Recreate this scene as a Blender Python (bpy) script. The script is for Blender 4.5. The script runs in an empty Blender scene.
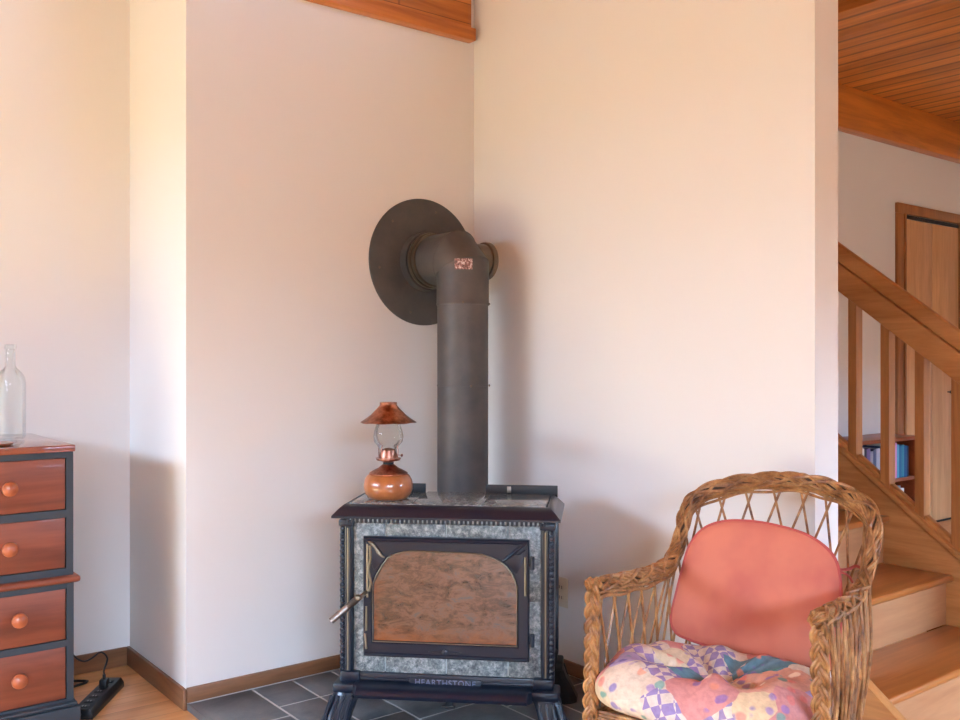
import bpy, bmesh, math, random
from mathutils import Vector, Matrix
random.seed(7)
sc = bpy.context.scene
COL = sc.collection
PI = math.pi

# ---------------------------------------------------------------- helpers
def lin(c):
    return tuple(((v/255.0)/12.92 if v/255.0 <= .04045 else (((v/255.0)+.055)/1.055)**2.4) for v in c)

class MB:
    """collects shapes into one bmesh"""
    def __init__(s): s.bm = bmesh.new(); s.mi = 0
    def _faces(s, fs):
        for f in fs: f.material_index = s.mi
    def poly(s, vs, fs, smooth=True):
        V = [s.bm.verts.new(v) for v in vs]
        for f in fs:
            try:
                F = s.bm.faces.new([V[i] for i in f]); F.material_index = s.mi; F.smooth = smooth
            except ValueError: pass
        return V
    def box(s, x0, x1, y0, y1, z0, z1, bev=0.0, seg=2, M=None):
        vs = [(x, y, z) for x in (x0, x1) for y in (y0, y1) for z in (z0, z1)]
        fs = [(0,1,3,2),(4,6,7,5),(0,4,5,1),(2,3,7,6),(0,2,6,4),(1,5,7,3)]
        V = s.poly(vs, fs)
        if bev > 0:
            es = set(e for v in V for e in v.link_edges)
            r = bmesh.ops.bevel(s.bm, geom=list(es), offset=bev, segments=seg, profile=.5, affect='EDGES')
            s._faces(r['faces'])
            for f in r['faces']: f.smooth = True
            V = list(set(v for f in r['faces'] for v in f.verts))
        if M is not None:
            for v in V: v.co = M @ v.co
        return V
    def lathe(s, prof, cx=0, cy=0, cz=0, seg=32, M=None, cap=True):
        rings = []
        vs = []; 
        for (r, z) in prof:
            for k in range(seg):
                a = 2*PI*k/seg
                p = Vector((r*math.cos(a), r*math.sin(a), z))
                if M is not None: p = M @ p
                vs.append((p.x+cx, p.y+cy, p.z+cz))
        n = len(prof); fs = []
        for i in range(n-1):
            for k in range(seg):
                k2 = (k+1) % seg
                fs.append((i*seg+k, i*seg+k2, (i+1)*seg+k2, (i+1)*seg+k))
        if cap:
            fs.append(tuple(reversed(range(seg)))); fs.append(tuple((n-1)*seg+k for k in range(seg)))
        return s.poly(vs, fs)
    def tube(s, pts, r, seg=8, closed=False, flat=None):
        """pts: list of Vectors; r number or list; flat=(normal list, ratio)"""
        pts = [Vector(p) for p in pts]; n = len(pts)
        rr = r if isinstance(r, (list, tuple)) else [r]*n
        T = []
        for i in range(n):
            a = pts[(i-1) % n] if (i > 0 or closed) else pts[0]
            b = pts[(i+1) % n] if (i < n-1 or closed) else pts[-1]
            t = (b-a); T.append(t.normalized() if t.length > 1e-9 else Vector((0,0,1)))
        up = Vector((0,0,1)) if abs(T[0].z) < .9 else Vector((1,0,0))
        N = T[0].cross(up).normalized()
        vs = []
        for i in range(n):
            N = (N - T[i]*N.dot(T[i]))
            N = N.normalized() if N.length > 1e-6 else T[i].orthogonal().normalized()
            B = T[i].cross(N)
            for k in range(seg):
                a = 2*PI*k/seg
                vs.append(pts[i] + (N*math.cos(a) + B*math.sin(a))*rr[i])
        fs = []
        for i in range(n if closed else n-1):
            j = (i+1) % n
            for k in range(seg):
                k2 = (k+1) % seg
                fs.append((i*seg+k, i*seg+k2, j*seg+k2, j*seg+k))
        if not closed:
            fs.append(tuple(reversed(range(seg)))); fs.append(tuple((n-1)*seg+k for k in range(seg)))
        return s.poly(vs, fs)
    def prism(s, outline, axis, a0, a1, bev=0.0):
        """outline 2D points; axis 'x': (y,z) ; 'y': (x,z) ; 'z': (x,y)"""
        def P(p, a):
            return {'x': (a, p[0], p[1]), 'y': (p[0], a, p[1]), 'z': (p[0], p[1], a)}[axis]
        n = len(outline)
        vs = [P(p, a0) for p in outline] + [P(p, a1) for p in outline]
        fs = [tuple(range(n)), tuple(reversed(range(n, 2*n)))] + [(i, i+n, (i+1) % n+n, (i+1) % n) for i in range(n)]
        V = s.poly(vs, fs, True)
        if bev:
            es = set(e for v in V for e in v.link_edges)
            r = bmesh.ops.bevel(s.bm, geom=list(es), offset=bev, segments=2, profile=.5, affect='EDGES')
            s._faces(r['faces'])
        return V
    def sweep(s, prof, path, closed=False):
        """horizontal mitred sweep: prof [(out,z)], path [(x,y)] (out = right-hand side of travel)"""
        n = len(path); vs = []
        for i in range(n):
            p = Vector(path[i])
            if closed or 0 < i < n-1:
                d0 = (p-Vector(path[i-1])).normalized(); d1 = (Vector(path[(i+1) % n])-p).normalized()
            elif i == 0: d0 = d1 = (Vector(path[1])-p).normalized()
            else: d0 = d1 = (p-Vector(path[i-1])).normalized()
            n0 = Vector((d0.y, -d0.x)); n1 = Vector((d1.y, -d1.x)); m = (n0+n1).normalized(); m = m/max(.2, m.dot(n0))
            for (o, z) in prof: vs.append((p.x+m.x*o, p.y+m.y*o, z))
        k = len(prof); fs = []
        for i in range(n if closed else n-1):
            j = (i+1) % n
            for q in range(k):
                q2 = (q+1) % k
                fs.append((i*k+q, i*k+q2, j*k+q2, j*k+q))
        if not closed:
            fs.append(tuple(range(k))); fs.append(tuple(reversed(range((n-1)*k, n*k))))
        return s.poly(vs, fs)
    def xform(s, M):
        bmesh.ops.transform(s.bm, matrix=M, verts=s.bm.verts)
    def build(s, name, mat, parent=None, label=None, loc=None, rot=None, sharp=38):
        bm = s.bm
        bmesh.ops.recalc_face_normals(bm, faces=bm.faces)
        for e in bm.edges:
            if len(e.link_faces) == 2:
                try: e.smooth = e.calc_face_angle() < math.radians(sharp)
                except Exception: e.smooth = False
            else: e.smooth = False
        me = bpy.data.meshes.new(name); bm.to_mesh(me); bm.free()
        for m in (mat if isinstance(mat, (list, tuple)) else [mat]): me.materials.append(m)
        o = bpy.data.objects.new(name, me); COL.objects.link(o)
        if parent is not None: o.parent = parent
        if loc: o.location = loc
        if rot: o.rotation_euler = rot
        if label: o['label'] = label
        return o

def thing(name, label, cat, loc=(0,0,0), rotz=0, group=None):
    o = bpy.data.objects.new(name, None); COL.objects.link(o)
    o.empty_display_size = .1
    o.location = loc; o.rotation_euler = (0,0,rotz); o['label'] = label; o['category'] = cat
    if group: o['group'] = group
    return o
def tag(o, label, cat, group=None):
    o['label'] = label; o['category'] = cat
    if group: o['group'] = group
    return o
def struct(o, label=None):
    o['kind'] = 'structure'
    if label: o['label'] = label
    return o
def crom(P, n=10, closed=False):
    P = [Vector(p) for p in P]
    if not closed: Q = [P[0]*2-P[1]]+P+[P[-1]*2-P[-2]]
    else: Q = [P[-1]]+P+[P[0], P[1]]
    out = []
    for i in range(1, len(Q)-2):
        p0, p1, p2, p3 = Q[i-1:i+3]
        for k in range(n):
            t = k/n
            out.append(.5*((2*p1)+(-p0+p2)*t+(2*p0-5*p1+4*p2-p3)*t*t+(-p0+3*p1-3*p2+p3)*t**3))
    if not closed: out.append(P[-1])
    return out
def resample(pts, step):
    L = [0]
    for a, b in zip(pts, pts[1:]): L.append(L[-1]+(b-a).length)
    n = max(2, int(round(L[-1]/step))); out = []; j = 0
    for i in range(n+1):
        d = L[-1]*i/n
        while j < len(L)-2 and L[j+1] < d: j += 1
        t = (d-L[j])/max(1e-9, L[j+1]-L[j]); out.append(pts[j].lerp(pts[j+1], min(1, max(0, t))))
    return out

# ---------------------------------------------------------------- materials
def mat(name, col=(.8,.8,.8), rough=.5, metal=0, spec=.5, coat=0):
    m = bpy.data.materials.new(name); m.use_nodes = True
    b = m.node_tree.nodes['Principled BSDF']
    b.inputs['Base Color'].default_value = (*col, 1); b.inputs['Roughness'].default_value = rough
    b.inputs['Metallic'].default_value = metal; b.inputs['Specular IOR Level'].default_value = spec
    b.inputs['Coat Weight'].default_value = coat
    return m
def nd(m, t, **kw):
    n = m.node_tree.nodes.new(t)
    for k, v in kw.items(): setattr(n, k, v)
    return n
def lk(m, a, b): m.node_tree.links.new(a, b)
def bsdf(m): return m.node_tree.nodes['Principled BSDF']
def coords(m, scale=(1,1,1), rot=(0,0,0), kind='Object', loc=(0,0,0)):
    tc = nd(m, 'ShaderNodeTexCoord'); mp = nd(m, 'ShaderNodeMapping')
    mp.inputs['Scale'].default_value = scale; mp.inputs['Rotation'].default_value = rot; mp.inputs['Location'].default_value = loc
    lk(m, tc.outputs[kind], mp.inputs['Vector']); return mp.outputs[0]
def noise(m, vec, scale, detail=4, rough=.55, dist=0):
    n = nd(m, 'ShaderNodeTexNoise'); n.inputs['Scale'].default_value = scale; n.inputs['Detail'].default_value = detail
    n.inputs['Roughness'].default_value = rough; n.inputs['Distortion'].default_value = dist
    lk(m, vec, n.inputs['Vector']); return n
def ramp(m, fac, stops, interp='LINEAR'):
    r = nd(m, 'ShaderNodeValToRGB'); r.color_ramp.interpolation = interp
    els = r.color_ramp.elements
    while len(els) < len(stops): els.new(.5)
    for e, (p, c) in zip(els, stops): e.position = p; e.color = (*c, 1)
    lk(m, fac, r.inputs[0]); return r.outputs[0]
def bump(m, h, strength=.2, dist=.01):
    b = nd(m, 'ShaderNodeBump'); b.inputs['Strength'].default_value = strength; b.inputs['Distance'].default_value = dist
    lk(m, h, b.inputs['Height']); lk(m, b.outputs[0], bsdf(m).inputs['Normal'])
def mixc(m, fac, a, b, mode='MIX'):
    x = nd(m, 'ShaderNodeMix', data_type='RGBA', blend_type=mode)
    for sock, v in ((x.inputs[0], fac), (x.inputs[6], a), (x.inputs[7], b)):
        if hasattr(v, 'node'): lk(m, v, sock)
        else: sock.default_value = v if not isinstance(v, tuple) else (*v, 1)
    return x.outputs[2]
def math_(m, op, a, b=None):
    x = nd(m, 'ShaderNodeMath', operation=op)
    for sock, v in ((x.inputs[0], a), (x.inputs[1], b)):
        if v is None: continue
        if hasattr(v, 'node'): lk(m, v, sock)
        else: sock.default_value = v
    return x.outputs[0]
def seps(m, vec):
    s = nd(m, 'ShaderNodeSeparateXYZ'); lk(m, vec, s.inputs[0]); return s.outputs

def wood(name, dark, light, axis='x', grain=1.0, rough=.4, plank=None, plank_axis='y', plen=1.3, coat=.15, seed=0.0, stagger=True, groove=.03):
    """wood with grain along axis; plank=width lays boards side by side along plank_axis"""
    m = mat(name, light, rough, coat=coat)
    st = {'x': (1.2, 14, 14), 'y': (14, 1.2, 14), 'z': (14, 14, 1.2)}[axis]
    v = coords(m, tuple(a*grain for a in st), loc=(seed, seed*1.7, seed*.6))
    n1 = noise(m, v, 1.0, 5, .6, .8)
    v2 = coords(m, tuple(a*grain*5 for a in st), loc=(seed, 0, 0)); n2 = noise(m, v2, 1.0, 3, .6)
    f = math_(m, 'ADD', math_(m, 'MULTIPLY', n1.outputs[0], .75), math_(m, 'MULTIPLY', n2.outputs[0], .25))
    c = ramp(m, f, [(.32, dark), (.62, light)])
    if plank:
        raw = coords(m); S = seps(m, raw); ax = {'x': 0, 'y': 1, 'z': 2}
        u = math_(m, 'DIVIDE', S[ax[plank_axis]], plank)
        fl = math_(m, 'FLOOR', u); fr = math_(m, 'SUBTRACT', u, fl)
        wn = nd(m, 'ShaderNodeTexWhiteNoise', noise_dimensions='2D')
        cb = nd(m, 'ShaderNodeCombineXYZ'); lk(m, fl, cb.inputs[0])
        off = nd(m, 'ShaderNodeTexWhiteNoise', noise_dimensions='1D'); lk(m, fl, off.inputs['W'])
        w = math_(m, 'ADD', math_(m, 'DIVIDE', S[ax[axis]], plen), math_(m, 'MULTIPLY', off.outputs[0], 5.0))
        fw = math_(m, 'FLOOR', w)
        if stagger: lk(m, fw, cb.inputs[1])
        lk(m, cb.outputs[0], wn.inputs['Vector'])
        c = mixc(m, 1.0, c, ramp(m, wn.outputs[0], [(0, (.78, .74, .72)), (1, (1.12, 1.1, 1.06))]), 'MULTIPLY')
        edge = math_(m, 'MINIMUM', fr, math_(m, 'SUBTRACT', 1.0, fr))
        g = ramp(m, edge, [(.0, (.22, .17, .15)), (groove, (1, 1, 1))])
        c = mixc(m, 1.0, c, g, 'MULTIPLY')
        if stagger:
            fr2 = math_(m, 'SUBTRACT', w, fw)
            e2 = math_(m, 'MINIMUM', fr2, math_(m, 'SUBTRACT', 1.0, fr2))
            c = mixc(m, 1.0, c, ramp(m, e2, [(.0, (.45, .4, .38)), (.0025, (1, 1, 1))]), 'MULTIPLY')
    lk(m, c, bsdf(m).inputs['Base Color'])
    bump(m, n2.outputs[0], .08, .002)
    return m

def plaster(name, col):
    m = mat(name, col, .75, spec=.25)
    v = coords(m); n = noise(m, v, 60, 4, .6); bump(m, n.outputs[0], .06, .003)
    return m
M_wall = plaster('wall_paint', lin((229, 225, 219)))
M_floor = wood('floor_wood', lin((206, 138, 80)), lin((240, 184, 124)), 'x', 1.0, .3, .125, 'y', 1.2, .2, groove=.012)
M_ceil = wood('ceiling_wood', lin((176, 98, 36)), lin((222, 142, 66)), 'y', .8, .4, .13, 'x', 30, .1, stagger=False, groove=.14)
M_panel = wood('beam_panel_wood', lin((165, 90, 26)), lin((212, 132, 54)), 'x', .9, .4, .085, 'z', 1.9, .1)
M_beam = wood('beam_wood', lin((166, 88, 24)), lin((212, 126, 46)), 'x', .8, .4)
M_trim = wood('baseboard_wood', lin((98, 62, 38)), lin((140, 96, 64)), 'x', 1.2, .45)
M_trimy = wood('baseboard_wood_side', lin((98, 62, 38)), lin((140, 96, 64)), 'y', 1.2, .45)
M_stair = wood('stair_wood_y', lin((162, 100, 50)), lin((206, 144, 84)), 'y', .9, .4)
M_stairx = wood('stair_wood_x', lin((150, 82, 34)), lin((190, 116, 56)), 'x', .9, .3, coat=.3)
M_riser = wood('riser_wood', lin((172, 116, 76)), lin((196, 142, 98)), 'x', .9, .35, coat=.2)
M_stairz = wood('stair_wood_z', lin((150, 92, 46)), lin((192, 130, 74)), 'z', .9, .4)
M_door = wood('door_veneer', lin((198, 146, 98)), lin((222, 172, 122)), 'z', 1.3, .4)
M_casing = wood('door_casing_wood', lin((140, 85, 45)), lin((175, 115, 65)), 'z', 1.3, .4)
M_cherry = wood('dresser_cherry', lin((104, 50, 32)), lin((154, 82, 54)), 'x', .55, .42, coat=.05, seed=3.1)
M_cherry_top = wood('dresser_top_cherry', lin((124, 66, 48)), lin((158, 86, 60)), 'x', .8, .16, coat=.7)
M_knob = wood('knob_wood', lin((158, 78, 44)), lin((184, 100, 62)), 'x', 1, .28, coat=.4)
M_dpaint = mat('dresser_black_paint', lin((48, 56, 62)), .45)
M_case = wood('bookcase_wood', lin((120, 55, 28)), lin((160, 80, 42)), 'x', 1, .35)

def slate():
    m = mat('slate_tile', lin((85, 86, 88)), .45)
    v = coords(m); n = noise(m, v, 7, 8, .65, .4); n2 = noise(m, v, 40, 5, .7)
    S = nd(m, 'ShaderNodeTexVoronoi'); S.inputs['Scale'].default_value = 2.3; lk(m, v, S.inputs['Vector'])
    c = ramp(m, n.outputs[0], [(.3, lin((72, 74, 78))), (.55, lin((100, 100, 100))), (.75, lin((124, 120, 112)))])
    lk(m, c, bsdf(m).inputs['Base Color']); bump(m, n2.outputs[0], .3, .004); return m
M_slate = slate()
M_grout = mat('grout', lin((190, 186, 180)), .85)

def soapstone():
    m = mat('soapstone', lin((120, 128, 126)), .35, coat=.15)
    v = coords(m); n = noise(m, v, 55, 9, .8, .3); n2 = noise(m, v, 7, 6, .6, .5)
    c = ramp(m, n.outputs[0], [(.38, lin((52, 60, 64))), (.5, lin((108, 115, 115))), (.62, lin((168, 170, 164)))])
    vein = ramp(m, n2.outputs[0], [(.492, (0, 0, 0)), (.5, (.12, .12, .12)), (.508, (0, 0, 0))])
    c = mixc(m, 1.0, c, vein, 'ADD')
    lk(m, c, bsdf(m).inputs['Base Color']); return m
M_soap = soapstone()
M_soap_top = soapstone(); M_soap_top.name = 'soapstone_polished'; bsdf(M_soap_top).inputs['Roughness'].default_value = .2; bsdf(M_soap_top).inputs['Coat Weight'].default_value = .5
M_soap_seam = mat('soapstone_seam', lin((170, 176, 176)), .6)
M_enamel = mat('blue_black_enamel', lin((16, 24, 38)), .32, spec=.4, coat=.18)
_v = coords(M_enamel); _n = noise(M_enamel, _v, 45, 5, .6); bump(M_enamel, _n.outputs[0], .12, .003)
M_iron = mat('cast_iron_black', lin((22, 22, 24)), .5)
M_brass = mat('worn_nickel_brass', lin((140, 128, 108)), .4, metal=1)
M_nickel = mat('nickel_spring', lin((150, 140, 130)), .42, metal=1)
_v = coords(M_nickel, (1, 1, 1)); _n = noise(M_nickel, _v, 300, 2); bump(M_nickel, _n.outputs[0], .2, .001)
M_pipe = mat('pipe_black_paint', lin((82, 80, 78)), .5, metal=.25, spec=.5)
_v = coords(M_pipe); _n = noise(M_pipe, _v, 6, 5, .6)
lk(M_pipe, ramp(M_pipe, _n.outputs[0], [(.35, lin((72, 70, 70))), (.7, lin((95, 88, 82)))]), bsdf(M_pipe).inputs['Base Color'])
M_ring = mat('pipe_ring_metal', lin((110, 98, 84)), .35, metal=.8)

def stained_glass():
    m = mat('stained_fire_glass', lin((150, 100, 70)), .12, spec=.8, coat=.6)
    b = bsdf(m)
    v = coords(m, (1, 1, 2.2)); n = noise(m, v, 9, 8, .7, 1.2); n2 = noise(m, v, 15, 9, .78, .5)
    S = seps(m, coords(m))
    # distance from the middle of the pane: the soot is greyer in the middle, orange at the rim
    dx = math_(m, 'MULTIPLY', math_(m, 'ABSOLUTE', S[0]), 3.8)
    dz = math_(m, 'MULTIPLY', math_(m, 'ABSOLUTE', math_(m, 'SUBTRACT', S[2], .485)), 6.0)
    e = math_(m, 'MAXIMUM', dx, dz); e = math_(m, 'ADD', e, math_(m, 'MULTIPLY', n.outputs[0], .55))
    centre = ramp(m, n2.outputs[0], [(.34, lin((40, 28, 24))), (.45, lin((78, 52, 38))), (.54, lin((106, 74, 56))), (.64, lin((80, 72, 70)))])
    edge = ramp(m, n.outputs[0], [(.3, lin((84, 40, 18))), (.7, lin((146, 80, 38)))])
    e = math_(m, 'MULTIPLY', math_(m, 'SUBTRACT', e, 1.08), 2.4)
    f = ramp(m, e, [(.0, (0, 0, 0)), (1.0, (1, 1, 1))])
    c = mixc(m, f, centre, edge); lk(m, c, b.inputs['Base Color'])
    return m
M_fireglass = stained_glass()

def thin_glass(name, tint, refl=.45):
    m = bpy.data.materials.new(name); m.use_nodes = True; nt = m.node_tree; nt.nodes.clear()
    o = nd(m, 'ShaderNodeOutputMaterial'); t = nd(m, 'ShaderNodeBsdfTransparent'); g = nd(m, 'ShaderNodeBsdfGlossy')
    g.inputs['Roughness'].default_value = .04; t.inputs[0].default_value = (*tint, 1)
    fr = nd(m, 'ShaderNodeLayerWeight'); fr.inputs[0].default_value = .25
    mx = nd(m, 'ShaderNodeMixShader'); k = math_(m, 'MULTIPLY', fr.outputs['Fresnel'], refl)
    lk(m, k, mx.inputs[0]); lk(m, t.outputs[0], mx.inputs[1]); lk(m, g.outputs[0], mx.inputs[2]); lk(m, mx.outputs[0], o.inputs[0])
    return m
M_glass = thin_glass('lamp_glass', (.96, .97, .97))
M_bglass = thin_glass('bottle_glass', (.975, .988, .982), .5)
M_copper = mat('copper', lin((170, 110, 85)), .32, metal=1)
_v = coords(M_copper); _n = noise(M_copper, _v, 40, 4, .6)
lk(M_copper, ramp(M_copper, _n.outputs[0], [(.35, lin((120, 76, 60))), (.65, lin((190, 132, 110)))]), bsdf(M_copper).inputs['Base Color'])
M_turned = wood('lamp_turned_wood', lin((148, 82, 40)), lin((178, 108, 60)), 'z', 1.5, .28, coat=.6)
M_almond = mat('almond_plastic', lin((214, 200, 172)), .4)
M_slot = mat('slot_dark', lin((40, 36, 32)), .6)
M_blackplastic = mat('black_plastic', lin((24, 26, 28)), .35)
M_whiteplastic = mat('white_plug', lin((200, 200, 195)), .4)

def wicker():
    m = mat('wicker_cane', lin((176, 122, 66)), .5, coat=.05)
    v = coords(m); n = noise(m, v, 22, 5, .65)
    c = ramp(m, n.outputs[0], [(.3, lin((84, 48, 22))), (.5, lin((148, 98, 52))), (.70, lin((194, 144, 88)))])
    lk(m, c, bsdf(m).inputs['Base Color']); n2 = noise(m, v, 160, 3); bump(m, n2.outputs[0], .2, .002); return m
M_wick = wicker()
M_wickdark = mat('wicker_core', lin((62, 38, 20)), .7)
def coral():
    m = mat('coral_cloth', lin((200, 114, 94)), .85, spec=.2)
    v = coords(m); n = noise(m, v, 7, 3, .5)
    c = ramp(m, n.outputs[0], [(.3, lin((190, 104, 88))), (.6, lin((206, 122, 98)))])
    lk(m, c, bsdf(m).inputs['Base Color'])
    w = noise(m, coords(m, (30, 4, 1)), 1, 3); bump(m, w.outputs[0], .25, .006); return m
M_coral = coral()
M_piping = mat('coral_piping', lin((180, 78, 70)), .8)

def floral():
    m = mat('patchwork_print', lin((230, 200, 170)), .85, spec=.2)
    raw = coords(m, loc=(.31, .12, .0))
    wob = noise(m, raw, 9, 3); 
    vv = nd(m, 'ShaderNodeVectorMath', operation='MULTIPLY_ADD'); lk(m, wob.outputs['Color'], vv.inputs[0])
    vv.inputs[1].default_value = (.05, .05, .05); lk(m, raw, vv.inputs[2]); P = vv.outputs[0]
    def vor(scale, feature='F1', src=P):
        n = nd(m, 'ShaderNodeTexVoronoi', feature=feature); n.inputs['Scale'].default_value = scale; lk(m, src, n.inputs['Vector']); return n
    big = vor(9.5)
    s1 = nd(m, 'ShaderNodeSeparateColor'); lk(m, big.outputs['Color'], s1.inputs[0])
    pal = [lin(c) for c in ((214, 190, 154), (212, 156, 132), (216, 198, 174), (104, 138, 148), (206, 140, 132), (218, 188, 148), (182, 158, 188), (214, 190, 166))]
    base = ramp(m, s1.outputs[0], [(i/8, c) for i, c in enumerate(pal)], 'CONSTANT')
    # small flowers
    fl = vor(30)
    s2 = nd(m, 'ShaderNodeSeparateColor'); lk(m, fl.outputs['Color'], s2.inputs[0])
    pal2 = [lin(c) for c in ((130, 104, 164), (72, 146, 134), (226, 128, 116), (150, 120, 176), (240, 220, 190), (98, 160, 150), (232, 150, 120), (118, 100, 160))]
    fcol = ramp(m, s2.outputs[1], [(i/8, c) for i, c in enumerate(pal2)], 'CONSTANT')
    spot = ramp(m, fl.outputs['Distance'], [(.30, (1, 1, 1)), (.42, (0, 0, 0))])
    keep = math_(m, 'GREATER_THAN', s2.outputs[0], .22)
    c = mixc(m, math_(m, 'MULTIPLY', math_(m, 'MULTIPLY', spot, keep), .75), base, fcol)
    # purple check patches
    ch = nd(m, 'ShaderNodeTexChecker'); ch.inputs['Scale'].default_value = 42
    rv = coords(m, rot=(.5, .35, .785)); lk(m, rv, ch.inputs['Vector'])
    ch.inputs[1].default_value = (*lin((142, 124, 166)), 1); ch.inputs[2].default_value = (*lin((214, 196, 176)), 1)
    sel = math_(m, 'GREATER_THAN', s1.outputs[1], .78)
    c = mixc(m, math_(m, 'MULTIPLY', sel, .9), c, ch.outputs[0])
    fine = noise(m, raw, 70, 3); c = mixc(m, .35, c, ramp(m, fine.outputs[0], [(.35, (.55, .5, .55)), (.6, (1, 1, 1))]), 'MULTIPLY')
    lk(m, c, bsdf(m).inputs['Base Color'])
    bump(m, noise(m, raw, 26, 4).outputs[0], .5, .008); return m
M_floral = floral()

# ---------------------------------------------------------------- the room
def wallbox(name, x0, x1, y0, y1, z0, z1, m=M_wall, label=None):
    b = MB(); b.box(x0, x1, y0, y1, z0, z1); return struct(b.build(name, m), label)
def ringwall(name, axis, a0, a1, u0, u1, z0, z1, holes):
    """wall slab with rectangular openings; axis = the thin axis"""
    b = MB()
    us = sorted(set([u0, u1]+[h[0] for h in holes]+[h[1] for h in holes]))
    zs = sorted(set([z0, z1]+[h[2] for h in holes]+[h[3] for h in holes]))
    for i in range(len(us)-1):
        for j in range(len(zs)-1):
            cu = (us[i]+us[i+1])/2; cz = (zs[j]+zs[j+1])/2
            if any(h[0] < cu < h[1] and h[2] < cz < h[3] for h in holes): continue
            if axis == 'x': b.box(a0, a1, us[i], us[i+1], zs[j], zs[j+1])
            else: b.box(us[i], us[i+1], a0, a1, zs[j], zs[j+1])
    return struct(b.build(name, M_wall))

XL, YB, XR = -4.9, -5.4, 6.6
b = MB(); b.box(XL-.1, XR+.1, YB-.1, .76, -.1, 0); struct(b.build('floor', M_floor), 'orange wood plank floor')
b = MB(); b.box(XL-.1, .125, YB-.1, .735, 3.3, 3.4); struct(b.build('ceiling', M_ceil))
b = MB(); b.box(.125, XR+.1, YB-.1, .76, 3.1, 3.2); struct(b.build('ceiling_hall', M_ceil), 'orange tongue and groove plank ceiling over the stairs')
wallbox('wall_stove', -1.298, 0, 0, .1, 0, 3.3)
wallbox('wall_jog', -1.298, -1.2, .1, .635, 0, 3.3)
wallbox('wall_alcove', XL, -1.2, .635, .735, 0, 3.3)
wallbox('wall_partition', 0, .125, -1.684, .1, 0, 3.3)
wallbox('wall_hall', .125, XR, .254, .354, 0, 3.1)
wallbox('wall_right', XR, XR+.1, YB, .354, 0, 3.1)
ringwall('wall_left', 'x', XL-.1, XL, YB, .735, 0, 3.3, [(-1.3, .62, .12, 2.1)])
ringwall('wall_back', 'y', YB-.1, YB, XL, XR, 0, 3.1, [(-4.7, -1.9, .5, 2.1), (1.2, 4.4, .3, 2.0)])
wallbox('wall_back_gable', XL, .125, YB-.1, YB, 3.1, 3.3)

# wood header over the stove wall, with its lower trim
b = MB(); b.box(-1.298, -.038, -.03, 0, 2.69, 3.3); struct(b.build('trim_1', M_panel), 'orange glued board header above the stove wall')
b = MB(); b.box(-1.298, -.026, -.05, 0, 2.645, 2.70, .004); struct(b.build('trim_2', M_beam), 'lower edge strip of the wood header')
b = MB(); b.box(.125, XR, .17, .254, 2.815, 3.1, .004); struct(b.build('trim_3', M_beam), 'orange beam across the top of the hall wall')
b = MB(); b.box(1.85, 2.17, YB, .17, 3.02, 3.1, .004); struct(b.build('trim_4', M_ceil), 'ceiling board running beside the stair hall planks')

# baseboards
BH = .075
b = MB(); b.box(XL, -1.298-.014, .621, .635, 0, BH, .003); struct(b.build('baseboard_alcove', M_trim))
b = MB(); b.box(-1.312, -1.298, -.014, .635, 0, BH, .003); struct(b.build('baseboard_jog', M_trimy))
b = MB(); b.box(-1.298, -.014, -.014, 0, .025, BH+.003, .003); struct(b.build('baseboard_stove', M_trim))
b = MB(); b.box(-.014, 0, -1.684, -.0, .025, BH, .003); struct(b.build('baseboard_partition', M_trimy))

# raised slate hearth
def hearth():
    b = MB()
    X0, X1, Y0, Y1 = -1.298, -.014, -1.42, -.014
    b.mi = 1; b.box(X0, X1, Y0, Y1, 0, .0225)
    b.mi = 0
    b.box(X0-.001, X0+.006, Y0, Y1, 0.001, .0245)      # slate edge
    cols = [(-1.298, -1.058), (-1.050, -.895), (-.887, -.726), (-.718, -.42), (-.412, -.25), (-.242, -.014)]
    for i, (a, c) in enumerate(cols):
        off = [.335, .24, .24, .335, .13, .24][i]; w = [.30, .30, .30, .30, .30, .24][i]
        ys = [-.014]; y = -off
        while y > Y1*1 + Y0 - .0 and y > Y0: ys.append(y); y -= w
        ys.append(Y0)
        for k in range(len(ys)-1):
            if ys[k]-ys[k+1] > .03: b.box(a, c, ys[k+1]+.004, ys[k]-.004, .018, .0235, .0015)
    return struct(b.build('hearth', [M_slate, M_grout]), 'low hearth pad of dark slate tiles with pale grout')
hearth()

b = MB(); b.box(-4.8, -2.75, -1.6, .6, 0, .012, .004); struct(b.build('floor_bounce_sheet', plaster('cream_bounce', lin((234, 222, 190)))))  # cream sheet added out of view so the sun patch bounces paler light
# window frames (out of the picture, they let the daylight in)
def win(name, axis, a, u0, u1, z0, z1, n):
    b = MB(); w = .06
    def bx(p0, p1, q0, q1):
        if axis == 'x': b.box(a-.08, a-.01, p0, p1, q0, q1)
        else: b.box(p0, p1, a-.08, a-.01, q0, q1)
    bx(u0, u1, z0, z0+w); bx(u0, u1, z1-w, z1)
    for k in range(n+1):
        c = u0+w/2+(u1-u0-w)*k/n; bx(c-w/2, c+w/2, z0+w, z1-w)
    return struct(b.build(name, M_trim))
win('window_1', 'x', XL, -1.3, .62, .12, 2.1, 1)
win('window_2', 'y', YB, -4.7, -1.9, .5, 2.1, 2)
win('window_3', 'y', YB, 1.2, 4.4, .3, 2.0, 2)

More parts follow.
